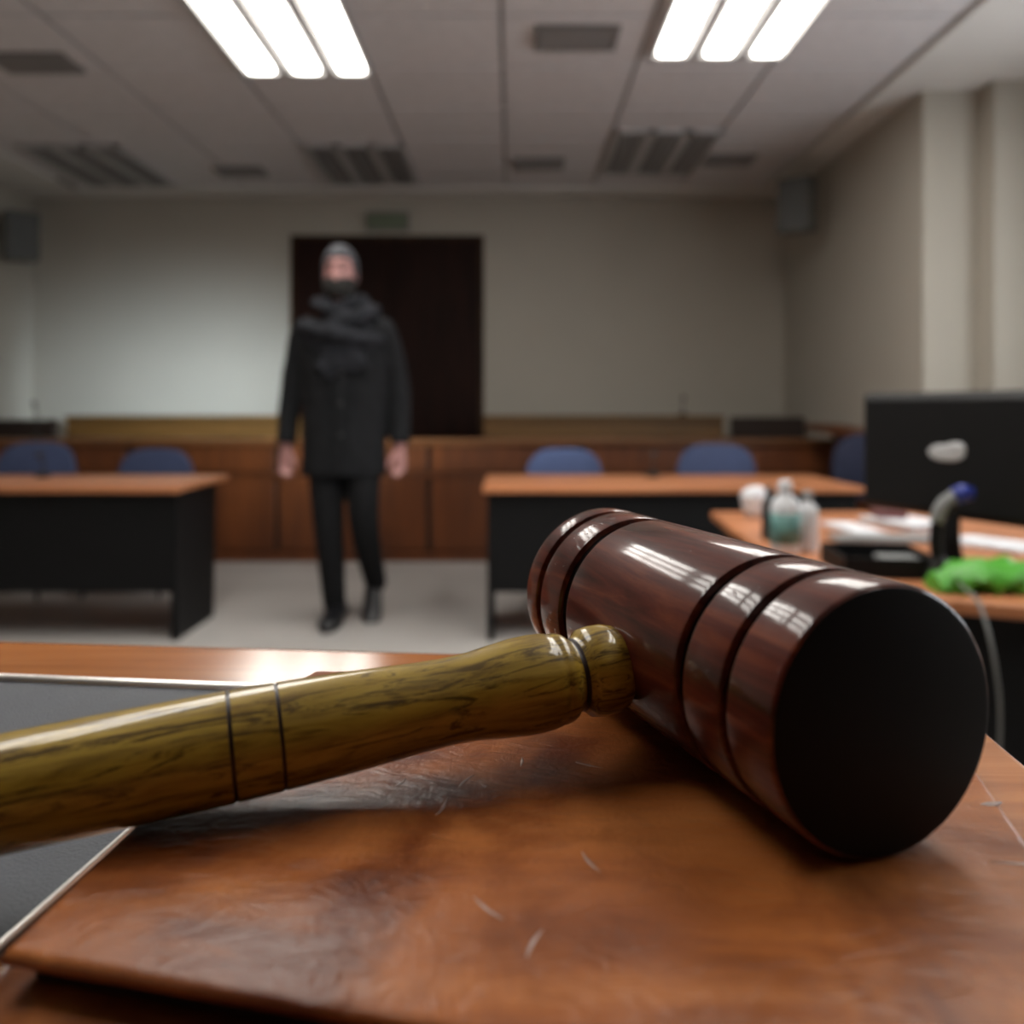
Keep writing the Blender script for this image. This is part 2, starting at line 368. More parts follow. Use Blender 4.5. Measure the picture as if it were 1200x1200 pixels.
# double door in the back wall
def at(px, D): return (px-600)/1000*D
dx0, dx1, dzt = at(345, YB), at(563, YB), EYE+.198*YB
door = struct(obj('door_1', B(dx0-.03, dx1+.03, YB-.012, YB, 0, dzt+.03), M_doorf))
mid = (dx0+dx1)/2
for a, b in ((dx0+.02, mid-.004), (mid+.004, dx1-.02)):
    lf = obj('door_leaf', B(a, b, YB-.045, YB-.013, .01, dzt-.02), M_door, door, bevel=.004)
    for z0, z1 in ((.12, .75), (.85, 1.55), (1.65, 2.38)):
        obj('door_panel', B(a+.1, b-.1, YB-.055, YB-.0455, z0, z1), M_door, lf, bevel=.006)
bm = bmesh.new(); tube(bm, [(mid+.06, YB-.045, 1.05), (mid+.06, YB-.1, 1.05), (mid+.17, YB-.1, 1.05)], .01, 10)
obj('door_handle', bm, M_blackm, door)
bm = B(-.18, .18, -.05, 0, 0, .15)
t = thing('exit_sign', 'faint pale green sign box on the wall above the dark door', 'sign', (at(455, YB), YB, 2.57))
obj('housing', bm, M_vent, t, bevel=.005); obj('face', B(-.165, .165, -.056, -.05, .012, .138), M_exit, t)
def wspeaker(x, y, z, rz, label):
    t = thing('wall_speaker', label, 'speaker', (x, y, z), rz, 'wall speakers')
    obj('housing', B(-.12, .12, -.17, 0, -.19, .19), M_speaker, t, bevel=.02)
    obj('grille', B(-.10, .10, -.178, -.17, -.17, .17), M_grille, t, bevel=.003)
    obj('bracket', B(-.03, .03, 0, .12, -.03, .03), M_blackm, t)
wspeaker(2.08, 6.14, 2.52, math.radians(-90)+.9, 'grey wall speaker high in the far right corner')
wspeaker(-3.90, 6.75, 2.42, math.radians(40), 'grey wall speaker high on the left wall')

# ------------------------------------------------------------------ wooden barrier and tiers at the far end
bar = thing('court_barrier', 'long low panelled wooden barrier with a flat cap rail before the back wall', 'barrier', (0, 6.0, 0))
px0, px1 = XL+.005, XR-.005
obj('core', B(px0, px1, .03, .09, 0, .82), M_groove, bar)
obj('cap_rail', B(px0, px1, -.04, .24, .82, .86), M_cap, bar, bevel=.008)
obj('mid_rail', B(px0, px1, -.015, .035, .590, .620), M_rail, bar, bevel=.005)
obj('plinth', B(px0, px1, -.01, .035, 0, .07), M_rail, bar, bevel=.004)
edges = [-3.76, -2.70, -1.655, -.585, .485, 1.555]
xs = [px0]+edges+[px1]
for i in range(len(xs)-1):
    a, b = xs[i]+.018, xs[i+1]-.018
    obj('upper_panel', B(a, b, 0, .03, .63, .815), M_rail, bar, bevel=.006)
    obj('lower_panel', B(a, b, 0, .03, .08, .585), M_rail, bar, bevel=.006)
def tier(x0, x1, y, zt, label):
    t = thing('raised_bench', label, 'bench', (x0, y, 0), 0, 'raised wooden benches behind the barrier')
    obj('front_panel', B(.0, x1-x0, 0, .03, 0, zt-.03), M_tier, t, bevel=.004)
    obj('top', B(-.0, x1-x0, -.03, .30, zt-.03, zt), M_tier, t, bevel=.006)
    for s in (0, x1-x0-.03): obj('end_panel', B(s, s+.03, .03, .28, 0, zt-.03), M_tier, t)
tier(at(78, 6.6), at(342, 6.6), 6.6, 1.02, 'raised wooden bench to the left of the door')
tier(at(567, 6.6), at(848, 6.6), 6.6, 1.02, 'raised wooden bench to the right of the door')
def pew(x0, x1, y, zt, label):
    t = thing('dark_bench', label, 'bench', (x0, y, 0), 0, 'dark benches at the room corners')
    L = x1-x0
    obj('backrest', B(0, L, .0, .05, .45, zt), M_groove, t, bevel=.02)
    obj('seat', B(0, L, .05, .40, .42, .46), M_groove, t, bevel=.01)
    for s in (0, L-.04): obj('end_panel', B(s, s+.04, .05, .40, 0, .62), M_groove, t, bevel=.005)
pew(XL+.03, at(72, 6.55)-.02, 6.5, 0.99, 'dark bench in the far left corner behind the barrier')
pew(at(848, 6.6)+.03, at(848, 6.6)+.60, 6.5, 1.01, 'dark bench in the far right corner behind the barrier')
# side rail running forward along the right wall with a sloping cap
t = thing('side_rail', 'wooden side rail with sloping cap along the right wall', 'barrier', (XR-.005, 4.9, 0))
bm = bmesh.new(); v = []
for x in (-.05, -.02):
    v.append([bm.verts.new((x, y, z)) for y, z in ((0, 0), (1.05, 0), (1.05, .93), (0, .89))])
bm.faces.new(v[0]); bm.faces.new(v[1][::-1])
for q in range(4): bm.faces.new((v[0][q], v[0][(q+1) % 4], v[1][(q+1) % 4], v[1][q]))
obj('panel', bm, M_rail, t)
bm = bmesh.new(); v = []
for x in (-.24, -.01):
    v.append([bm.verts.new((x, y, z)) for y, z in ((0, .89), (1.05, .93), (1.05, .97), (0, .93))])
bm.faces.new(v[0]); bm.faces.new(v[1][::-1])
for q in range(4): bm.faces.new((v[0][q], v[0][(q+1) % 4], v[1][(q+1) % 4], v[1][q]))
obj('cap', bm, M_rail, t)
obj('post', B(-.24, -.17, .0, .07, 0, .89), M_rail, t)

def mic(x, y, z, h, label, grp):
    t = thing('microphone', label, 'microphone', (x, y, z), 0, grp)
    bm = bmesh.new(); lathe_z(bm, [(0, .035), (.012, .035), (.022, .02), (.03, .008)], 20); obj('base', bm, M_blackm, t, autosm=40)
    bm = bmesh.new(); tube(bm, smoothpath([(0, 0, .028), (0, .005, h*.5), (0, -.02, h*.85)], 6), .005, 8); obj('gooseneck', bm, M_blackm, t, smooth=True)
    bm = bmesh.new(); tube(bm, [(0, -.018, h*.82), (0, -.024, h*.88), (0, -.036, h*.97), (0, -.04, h)], [(.008,)*2, (.015,)*2, (.015,)*2, (.006,)*2], 12); obj('mic_head', bm, M_blackm, t, smooth=True)
mic(at(800, 6.62), 6.62, 1.02, .15, 'thin microphone on the raised bench right of the door', 'microphones')
mic(at(42, 6.05), 6.06, .86, .27, 'thin microphone at the far left end of the barrier', 'microphones')

# ------------------------------------------------------------------ two long desks
def desk(x, label, W):
    t = thing('courtroom_desk', label, 'desk', (x, 3.9, 0), 0, 'courtroom desks')
    obj('desktop', B(0, W, 0, .72, .690, .718), M_desk, t, bevel=.006)
    obj('modesty_panel', B(.05, W-.05, .055, .075, .225, .690), M_black, t)
    for s in (.02, W-.05):
        bm = bmesh.new(); v = []
        for xx in (s, s+.03):
            v.append([bm.verts.new((xx, y, z)) for y, z in ((.05, 0), (.53, 0), (.58, .690), (.05, .690))])
        bm.faces.new(v[0]); bm.faces.new(v[1][::-1])
        for q in range(4): bm.faces.new((v[0][q], v[0][(q+1) % 4], v[1][(q+1) % 4], v[1][q]))
        obj('side_panel', bm, M_black, t)
    return t
desk(-3.33, 'orange-brown topped black desk at left, beside the walking man', 1.80)
desk(-.135, 'orange-brown topped black desk behind the gavel head', 1.75)
mic(at(765, 4.48), 4.48, .718, .13, 'small black microphone on the desk behind the gavel head', 'microphones')
mic(at(50, 4.45), 4.45, .718, .13, 'small black microphone on the left desk', 'microphones')

# chairs with rounded blue backs
def make_chair(label, mat, loc, rz, group, ztop=.84):
    t = thing('office_chair', label, 'chair', loc, rz, group)
    k = ztop-.84
    bm = bmesh.new(); pts = []
    n = 40
    outl = []
    for q in range(n):
        a = 2*PI*q/n; ca, sa = math.cos(a), math.sin(a); e = .62
        outl.append((.235*math.copysign(abs(ca)**e, ca), .19*math.copysign(abs(sa)**.85, sa)))
    rs = []
    for yy, s in ((-.028, .90), (-.020, .97), (0, 1.0), (.018, .97), (.026, .88)):
        rs.append([(x*s, yy+.10*(x*s)**2/.05*-.35+.035, .65+k+z*s) for x, z in outl])
    rings(bm, rs); obj('backrest', bm, mat, t, autosm=50)
    bm = bmesh.new(); rs = []
    for zz, s in ((.41, .93), (.42, 1.0), (.455, 1.0), (.475, .93)):
        rs.append([(x*s*1.0, z*s*1.2-.22, zz) for x, z in outl])
    rings(bm, rs); obj('seat', bm, mat, t, autosm=50)
    for s in (-1, 1):
        bm = bmesh.new(); tube(bm, smoothpath([(s*.17, -.40, .42), (s*.20, -.42, .2), (s*.22, -.44, 0.01)], 3), .012, 8); obj('leg', bm, M_blackm, t, smooth=True)
        bm = bmesh.new(); tube(bm, smoothpath([(s*.17, -.04, .42), (s*.20, .02, .2), (s*.22, .06, 0.01)], 3), .012, 8); obj('leg', bm, M_blackm, t, smooth=True)
        bm = bmesh.new(); tube(bm, smoothpath([(s*.13, -.10, .40), (s*.13, .05, .44), (s*.13, .065, .70+k)], 5), .010, 8); obj('back_post', bm, M_blackm, t, smooth=True)
    return t
# chairs stand behind the desks, backs to the far wall, seats toward the camera
make_chair('blue chair with rounded back at the far left end of the left desk', M_chair, (at(43, 5.15), 5.15, 0), .05, 'blue chairs', .875)
make_chair('blue chair with rounded back nearer the walking man, at the left desk', M_chair, (at(183, 5.2), 5.2, 0), -.04, 'blue chairs', .832)
make_chair('blue chair with rounded back between the man and the microphone on the right-hand desk', M_chair, (at(661, 5.2), 5.2, 0), .03, 'blue chairs', .835)
make_chair('darker blue chair at the right-hand desk, right of the microphone', M_chair, (at(839, 5.1), 5.1, 0), -.08, 'blue chairs', .865)
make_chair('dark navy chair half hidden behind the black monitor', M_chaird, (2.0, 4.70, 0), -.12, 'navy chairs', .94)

# ------------------------------------------------------------------ walking man
man = thing('person', 'person walking toward the bench in dark coat, scarf, black mask and dark trousers', 'person', (-.84, 4.25, 0))
FEET = ((Vector((-.050, .03, 0)), 0, -.10), (Vector((.125, .24, 0)), .50, .10))
def foot_matrix(A, pitch, yaw):
    return Matrix.Translation(A) @ Matrix.Translation((0, -.13, 0)) @ Matrix.Rotation(yaw, 4, 'Z') @ Matrix.Rotation(pitch, 4, 'X') @ Matrix.Translation((0, .13, 0))
# body: one continuous skin
bm = bmesh.new()
SH = [(-.195, .0, 1.47), (.205, .0, 1.47)]
EL = [(-.262, .03, 1.16), (.268, .04, 1.16)]
WR = [(-.283, -.01, .885), (.285, -.02, .885)]
HIP = [(-.085, .0, .86), (.095, .0, .86)]
KN = [(-.062, -.03, .49), (.105, -.03, .50)]
AN = [(-.050, .04, .10), (.125, .24, .17)]
tube(bm, [(0, 0, .80), (0, 0, .90), (0, 0, 1.05), (0, -.01, 1.25), (0, 0, 1.40), (0, .0, 1.48), (0, .01, 1.53)],
     [(.12, .09), (.165, .10), (.15, .095), (.17, .11), (.185, .105), (.13, .08), (.07, .065)], 24)
tube(bm, [(0, .015, 1.50), (0, .01, 1.57), (0, .0, 1.64)], [(.062, .062), (.056, .058), (.058, .06)], 20)
for k in (0, 1):
    s = (-1, 1)[k]
    tube(bm, smoothpath([(s*.12, 0, 1.45), SH[k], EL[k], WR[k]], 4), [(.045+.0*i, .045) if i < 5 else ((.048-.0022*(i-4)), (.048-.0022*(i-4))) for i in range(13)], 16)
    tube(bm, smoothpath([HIP[k], KN[k], AN[k]], 5), [(.082-.0042*i, .085-.0042*i) for i in range(11)], 16)
    # hand: palm, four unequal curled fingers, thumb from the side of the palm
    W0 = Vector(WR[k])
    tube(bm, [W0+Vector((0, 0, .015)), W0+Vector((0, -.004, -.02)), W0+Vector((s*.0, -.008, -.06)), W0+Vector((0, -.010, -.095))],
         [(.024, .018), (.029, .016), (.032, .016), (.031, .013)], 14, ref=(1, 0, 0) if False else (0, 1, 0))
    for f, (ox, ln) in enumerate(((-.0255, .056), (-.0085, .064), (.0085, .060), (.0250, .046))):
        b0 = W0+Vector((s*ox, -.010, -.084))
        tube(bm, [b0, b0+Vector((0, -.004, -ln*.42)), b0+Vector((-s*.006, -.016, -ln*.75)), b0+Vector((-s*.012, -.030, -ln*.98))],
             [(.0082,)*2, (.0079,)*2, (.0073,)*2, (.0056,)*2], 10)
    b0 = W0+Vector((-s*.022, -.012, -.028))
    tube(bm, [b0, b0+Vector((-s*.022, -.012, -.030)), b0+Vector((-s*.030, -.020, -.058)), b0+Vector((-s*.028, -.028, -.078))],
         [(.015,)*2, (.012,)*2, (.0105,)*2, (.008,)*2], 10)
# head
HC = Vector((-.012, -.02, 1.745))
rs = []
for z, rx, ry, oy in ((-.135, .030, .035, -.030), (-.120, .046, .055, -.022), (-.095, .060, .075, -.010), (-.06, .069, .088, -.002), (-.02, .075, .094, 0),
                      (.02, .078, .098, .004), (.06, .076, .097, .006), (.095, .064, .083, .008), (.12, .042, .055, .010), (.132, .018, .022, .010)):
    rs.append([(HC.x+rx*math.cos(2*PI*q/28), HC.y+oy+ry*math.sin(2*PI*q/28), HC.z+z) for q in range(28)])
rings(bm, rs)
tube(bm, [HC+Vector((0, -.088, .022)), HC+Vector((0, -.104, -.012)), HC+Vector((0, -.112, -.034)), HC+Vector((0, -.092, -.048))], [(.009, .009), (.012, .012), (.017, .014), (.012, .008)], 12)
tube(bm, [HC+Vector((-.045, -.080, .036)), HC+Vector((0, -.096, .040)), HC+Vector((.045, -.080, .036))], .010, 10, ref=(0, 0, 1))
tube(bm, [HC+Vector((-.022, -.080, -.074)), HC+Vector((0, -.090, -.074)), HC+Vector((.022, -.080, -.074))], .009, 10, ref=(0, 0, 1))
for s in (-1, 1): ball(bm, HC+Vector((s*.080, .012, -.01)), (.011, .022, .034), 14, 8)
for k, (A, pitch, yaw) in enumerate(FEET):
    f = bmesh.new(); tube(f, [(0, .03, .12), (0, .03, .06), (0, -.03, .05), (0, -.15, .032)], [(.030, .032), (.034, .032), (.030, .026), (.026, .014)], 14)
    bmesh.ops.transform(f, matrix=foot_matrix(A, pitch, yaw), verts=f.verts); me_ = bpy.data.meshes.new('f'); f.to_mesh(me_); f.free(); bm.from_mesh(me_)
body = remesh(obj('body', bm, M_skin, man), .0055, 3)
for s in (-1, 1):
    bm = bmesh.new(); ball(bm, HC+Vector((s*.030, -.083, .012)), (.0125, .012, .009), 14, 8); obj('eye', bm, M_eye, man, smooth=True)
    bm = bmesh.new(); tube(bm, [HC+Vector((s*.013, -.104, .034)), HC+Vector((s*.032, -.100, .041)), HC+Vector((s*.052, -.086, .035))], [(.004, .005), (.005, .006), (.003, .003)], 8, ref=(0, 0, 1)); obj('eyebrow', bm, M_brow, man, smooth=True)
# hair: short grey cap with a hairline
bm = bmesh.new(); seg = 36; rs = []
for i in range(9):
    ph = i/8
    ring = []
    for q in range(seg):
        a = 2*PI*q/seg; fr = max(0, -math.sin(a))      # 1 at the front
        k_ = max(0, min(1, (fr-.30)/.35)); k_ = k_*k_*(3-2*k_)
        low = -.030+(.074+.030)*k_
        zz = low+(.146-low)*math.sin(ph*PI/2)
        tt = max(0, min(1, (zz-.02)/.126)); r = math.sqrt(max(0, 1-tt**2.2))
        wob = 1+.03*noise.noise(Vector((math.cos(a)*3, math.sin(a)*3, ph*4)))
        ring.append((HC.x+.089*r*math.cos(a)*wob, HC.y+.008+.113*r*math.sin(a)*wob, HC.z+zz))
    rs.append(ring)
rings(bm, rs); obj('hair', bm, M_hair, man, smooth=True)
# black face mask over nose and mouth
bm = bmesh.new(); rs = []
for i in range(7):
    z = -.030-.100*i/6; ring = []
    bul = math.sin(PI*(i+.6)/7.4)
    for q in range(17):
        a = PI*(1.0+q/16); fr = -math.sin(a)
        ring.append((HC.x+(.082-.022*max(0, i-3)/3)*math.cos(a), HC.y-.005-(.088+.034*bul*fr**2)*fr, HC.z+z))
    rs.append(ring)
top = rs
vv = [[bm.verts.new(p) for p in r] for r in rs]
for i in range(6):
    for q in range(16): bm.faces.new((vv[i][q], vv[i][q+1], vv[i+1][q+1], vv[i+1][q]))
mk = obj('face_mask', bm, M_mask, man, smooth=True); sm = mk.modifiers.new('t', 'SOLIDIFY'); sm.thickness = .003
# trousers
bm = bmesh.new()
tube(bm, [(0, 0, .78), (.003, 0, .86), (.003, 0, .96)], [(.15, .115), (.175, .12), (.165, .115)], 24)
tube(bm, smoothpath([(-.088, 0, .84), (-.066, -.03, .50), (-.050, .045, .055)], 6), [(.094-.0032*i, .096-.0030*i) for i in range(13)], 20)
tube(bm, smoothpath([(.098, 0, .84), (.109, -.03, .51), (.126, .235, .150)], 6), [(.094-.0032*i, .096-.0030*i) for i in range(13)], 20)
remesh(obj('trousers', bm, M_trou, man), .009, 3)
# shoes
for k, (A, pitch, yaw) in enumerate(FEET):
    bm = bmesh.new()
    rs = []
    for y, wd, h in ((.085, .024, .05), (.068, .042, .095), (.02, .047, .110), (-.03, .046, .095), (-.09, .050, .070), (-.15, .050, .056), (-.188, .040, .044), (-.210, .020, .026)):
        rs.append([(wd*math.cos(2*PI*q/18), y, .012+h*.5*(1+math.sin(2*PI*q/18)) if math.sin(2*PI*q/18) > 0 else .012+h*.5+h*.5*math.sin(2*PI*q/18)) for q in range(18)])
    rings(bm, rs)
    bmesh.ops.transform(bm, matrix=foot_matrix(A, pitch, yaw), verts=bm.verts)
    sh = obj('shoe', bm, M_shoe, man, autosm=60)
    bm = bmesh.new(); pts = [(.04*math.cos(2*PI*q/20)*(1.1 if math.sin(2*PI*q/20) < 0 else .9), -.065+.142*math.sin(2*PI*q/20)) for q in range(20)]
    prism(bm, pts, 0, .014)
    bmesh.ops.transform(bm, matrix=foot_matrix(A, pitch, yaw), verts=bm.verts)
    obj('sole', bm, M_black, sh)
# coat: body of the coat plus sleeves in one surface
bm = bmesh.new()
cz = [(.745, .207, .135), (.80, .210, .138), (.95, .208, .135), (1.08, .204, .130), (1.22, .212, .138), (1.34, .225, .145), (1.43, .222, .135), (1.485, .180, .11), (1.53, .105, .09)]
tube(bm, [(.005, -.005, z) for z, a, b in cz], [(a, b) for z, a, b in cz], 36)
for k in (0, 1):
    s = (-1, 1)[k]
    P = smoothpath([(s*.14, 0, 1.455), (SH[k][0], 0, 1.445), EL[k], (WR[k][0], WR[k][1], .90)], 5)
    n = len(P); tube(bm, P, [(.078-.028*i/(n-1), .082-.030*i/(n-1)) for i in range(n)], 20)
coat = remesh(obj('coat', bm, [M_coat], man), .009, 4)
# gentle folds in the wool, front placket and buttons
for v in coat.data.vertices:
    p = v.co; f = .006*noise.noise(Vector((p.x*9, p.y*9, p.z*3.5)))+.003*noise.noise(Vector((p.x*22, p.y*22, p.z*9)))
    v.co = p + v.normal*f
obj('placket', B(-.012, .045, -.152, -.138, .76, 1.30), M_coat, man, bevel=.004)
for z in (.95, 1.10, 1.25):
    bm = bmesh.new(); ball(bm, (.018, -.154, z), (.011, .004, .011), 12, 6); obj('button', bm, M_blackm, man, smooth=True)
# scarf: two wraps round the neck and a hanging fold over the chest
bm = bmesh.new()
for zc, r, tr, tz, tl in ((1.600, .078, .030, .050, .05), (1.555, .098, .036, .055, -.12), (1.500, .132, .042, .055, .14), (1.450, .172, .036, .055, -.10)):
    tube(bm, [(r*math.cos(a)*1.05, r*math.sin(a)*.85-.012, zc+tl*.4*math.cos(a)-.02*max(0, -math.sin(a))) for a in [2*PI*i/28 for i in range(28)]],
         [(tz*(1+.08*math.sin(3*i)), tr) for i in range(28)], 14, ref=(0, 0, 1), close=True)
tube(bm, smoothpath([(-.19, -.05, 1.46), (-.10, -.125, 1.41), (.0, -.150, 1.35), (.09, -.150, 1.30), (.14, -.140, 1.31)], 4), [(.055, .018)]*17, 14, ref=(0, 1, 0))
tube(bm, smoothpath([(.17, -.06, 1.45), (.09, -.13, 1.38), (.0, -.150, 1.31), (-.08, -.148, 1.25)], 5), [(.060, .016)]*16, 14, ref=(0, 1, 0))
sf = remesh(obj('scarf', bm, M_scarf, man), .009, 8)
for v in sf.data.vertices:
    p = v.co; v.co = p + v.normal*(.010*noise.noise(Vector((p.x*16, p.y*16, p.z*30))))

# ------------------------------------------------------------------ clerk's desk at right with its clutter
DZ = .71
t = thing('clerk_desk', 'wooden-topped desk with black front at right, below the monitor', 'desk', (0, 0, 0))
bm = bmesh.new(); prism(bm, [(.61, 1.75), (1.35, 1.42), (1.95, 1.6), (1.95, 3.05), (.71, 3.05)], DZ-.028, DZ); obj('desktop', bm, M_desk, t, bevel=.006)
bm = bmesh.new(); prism(bm, [(.645, 1.775), (1.35, 1.46), (1.36, 1.485), (.655, 1.80)], 0, DZ-.028); obj('front_panel', bm, M_black, t)
bm = bmesh.new(); prism(bm, [(.645, 1.80), (.67, 1.80), (.76, 3.0), (.735, 3.0)], 0, DZ-.028); obj('side_panel', bm, M_black, t)
bm = bmesh.new(); prism(bm, [(1.89, 1.62), (1.92, 1.62), (1.92, 3.0), (1.89, 3.0)], 0, DZ-.028); obj('side_panel', bm, M_black, t)
# monitor seen from behind
d = Vector((.384, -.924, 0)).normalized(); ang = math.atan2(d.y, d.x)
mc = Vector((.924, 2.2, 0))+d*.26
t = thing('monitor', 'large black computer monitor seen from behind, pale logo on its back', 'monitor', (mc.x, mc.y, DZ), ang)
# local frame: +x along the width; -y side = back (faces the camera)
z0, z1 = .115, .408
bm = bmesh.new(); box(bm, -.26, .26, -.002, .018, z0, z1); obj('bezel', bm, M_mon, t, bevel=.004)
bm = bmesh.new()
rings(bm, [[(x*s, y, (z0+z1)/2+z*s2) for x, z in ((-.258, -.145), (.258, -.145), (.258, .145), (-.258, .145))] for y, s, s2 in ((-.002, 1, 1), (-.012, .998, .998), (-.026, .985, .975), (-.040, .93, .88))])
obj('back_cover', bm, M_mon, t, bevel=.004)
obj('screen', B(-.245, .245, .018, .020, z0+.015, z1-.015), M_screen, t)
bm = bmesh.new()
ball(bm, (.004, -.041, .268), (.050, .0035, .020), 20, 8); obj('logo', bm, M_logo, t, smooth=True)
bm = bmesh.new(); ball(bm, (.030, -.0425, .280), (.026, .0035, .014), 16, 8); obj('logo', bm, M_logo, t, smooth=True)
bm = bmesh.new(); tube(bm, smoothpath([(0, -.02, .01), (0, -.035, .08), (0, -.030, .17)], 5), [(.035, .012)]*11, 14, ref=(0, 1, 0)); obj('stand_neck', bm, M_mon, t, smooth=True)
bm = bmesh.new(); rings(bm, [[(.095*s*math.cos(2*PI*q/28), .01+.068*s*math.sin(2*PI*q/28), z) for q in range(28)] for z, s in ((0, 1), (.008, 1), (.016, .85))]); obj('stand_base', bm, M_mon, t, autosm=40)

def on(px, py, z=DZ):          # the desk point seen at a photo pixel
    D = (EYE-z)/((py-478)/1000); return (px-600)/1000*D, D
# white tissue box / cup at the back left corner
x, y = on(884, 606)
t = thing('paper_cup', 'crumpled white paper cup at the back left corner of the clerk desk', 'cup', (x, y, DZ))
bm = bmesh.new(); lathe_z(bm, [(0, .030), (.03, .036), (.07, .045), (.078, .047), (.074, .042), (.02, .030)], 20)
for v in bm.verts: v.co += Vector((noise.noise(v.co*30), noise.noise(v.co*30+Vector((5, 0, 0))), 0))*.008
obj('cup_wall', bm, M_cupw, t, smooth=True)
bm = bmesh.new(); ball(bm, (0, 0, .082), (.042, .034, .022), 16, 8)
for v in bm.verts: v.co += v.co.normalized()*noise.noise(v.co*50)*.012
obj('crumpled_tissue', bm, M_white, t, smooth=True)
def bottle(x, y, r, h, body, cap, label, nm='bottle', lab=None, grp='bottles on the clerk desk'):
    t = thing(nm, label, 'bottle', (x, y, DZ), 0, grp)
    bm = bmesh.new(); lathe_z(bm, [(0, r*.9), (.006, r), (h*.62, r), (h*.72, r*.86), (h*.80, r*.45), (h*.84, r*.38), (h*.86, r*.38)], 24); obj('bottle_body', bm, body, t, autosm=45)
    bm = bmesh.new(); lathe_z(bm, [(h*.85, r*.48), (h*.97, r*.48), (h, r*.3)], 18); obj('cap', bm, cap, t, autosm=45)
    if lab:
        bm = bmesh.new(); lathe_z(bm, [(h*.14, r+.0008), (h*.56, r+.0008)], 24); obj('paper_label', bm, lab, t, smooth=True)
x, y = on(920, 648)
bottle(x, y, .037, .185, M_cupw, M_cupw, 'white plastic bottle with a teal label behind the gavel head', lab=M_teal)
x, y = on(946, 645)
bottle(x, y, .028, .155, M_cupw, M_greyp, 'narrow white bottle just right of the teal-labelled bottle')
x, y = on(901, 632)
bottle(x, y, .020, .150, M_blackm, M_blackm, 'slim dark bottle between the paper cup and the teal-labelled bottle')
# papers, folders, tray
def sheet(px, py, w_, d_, h, rz, mat, name, label, cat, n=1, grp='papers on the clerk desk', z=DZ):
    x, y = on(px, py, z)
    bm = bmesh.new(); random.seed(int(px*7+py))
    if n == 1: box(bm, -w_/2, w_/2, -d_/2, d_/2, 0, h)
    o = None
    if n == 1:
        o = obj(name, bm, mat, loc=(x, y, z), bevel=min(.002, h*.3)); o.rotation_euler = (0, 0, rz); return tag(o, label, cat, grp)
    bm.free(); t = thing(name, label, cat, (x, y, z), rz, grp)
    for i in range(n):
        j = [random.uniform(-.008, .008) for _ in range(2)]
        oo = obj('sheet', B(-w_/2+j[0], w_/2+j[0], -d_/2+j[1], d_/2+j[1], h*i/n, h*(i+.9)/n), mat, t); oo.rotation_euler = (0, 0, random.uniform(-.06, .06))
    return t
sheet(1062, 616, .17, .23, .020, .3, M_white, 'paper_stack', 'stack of white papers left of the monitor stand', 'papers', 6)
sheet(1000, 622, .09, .24, .012, .1, M_white, 'paper_stack', 'narrow white paper stack right of the bottles', 'papers', 4)
sheet(1040, 605, .09, .13, .020, -.2, M_red, 'notebook', 'small dark red notebook lying on the white paper stack', 'book', 1, 'books on the clerk desk', z=DZ+.0205)
sheet(1040, 634, .30, .10, .014, -.05, M_greyp, 'folder', 'grey folder lying in front of the white papers', 'folder', 1, 'folders on the clerk desk')
sheet(1165, 640, .13, .20, .012, .5, M_white, 'paper_stack', 'white papers at the right, behind the green bag', 'papers', 4)
x, y = on(1028, 668)
t = thing('document_tray', 'black plastic document tray left of the green bag', 'tray', (x, y, DZ), -.12)
obj('tray_floor', B(-.10, .10, -.11, .11, 0, .006), M_black, t)
for a in ((-.10, .10, -.11, -.104), (-.10, .10, .104, .11), (-.10, -.094, -.104, .104), (.094, .10, -.104, .104)): obj('tray_wall', B(*a, .006, .045), M_black, t)
obj('grey_lid', B(.0, .085, -.09, .03, .006, .034), M_greyp, t, bevel=.003)
# black goosenecked desk lamp with a blue tip
x, y = on(1099, 680)
t = thing('desk_lamp', 'small black curved desk lamp with a blue tip in front of the monitor', 'lamp', (x, y, DZ))
bm = bmesh.new(); lathe_z(bm, [(0, .030), (.012, .030), (.03, .022), (.05, .016)], 24); obj('base', bm, M_blackm, t, autosm=40)
bm = bmesh.new(); tube(bm, smoothpath([(0, 0, .04), (-.004, 0, .09), (.004, 0, .135), (.03, -.005, .170)], 6), [(.013, .013)]*19, 12); obj('arm', bm, M_black, t, smooth=True)
bm = bmesh.new(); tube(bm, smoothpath([(-.004, 0, .125), (.010, -.003, .160), (.038, -.006, .184)], 5), [(.016, .014)]*11, 12); obj('sleeve', bm, M_greyp, t, smooth=True)
bm = bmesh.new(); tube(bm, [(.032, -.005, .180), (.050, -.008, .188), (.070, -.010, .186)], [(.018, .016), (.020, .017), (.014, .012)], 14); obj('tip', bm, M_blue, t, smooth=True)
x, y = on(1112, 648)
t = thing('glue_stick', 'short pale stick standing behind the curved lamp', 'glue', (x, y, DZ))
bm = bmesh.new(); lathe_z(bm, [(0, .013), (.07, .013)], 16); obj('barrel', bm, M_greyp, t, autosm=40)
bm = bmesh.new(); lathe_z(bm, [(.07, .015), (.098, .015), (.10, .012)], 16); obj('cap', bm, M_cupw, t, autosm=40)
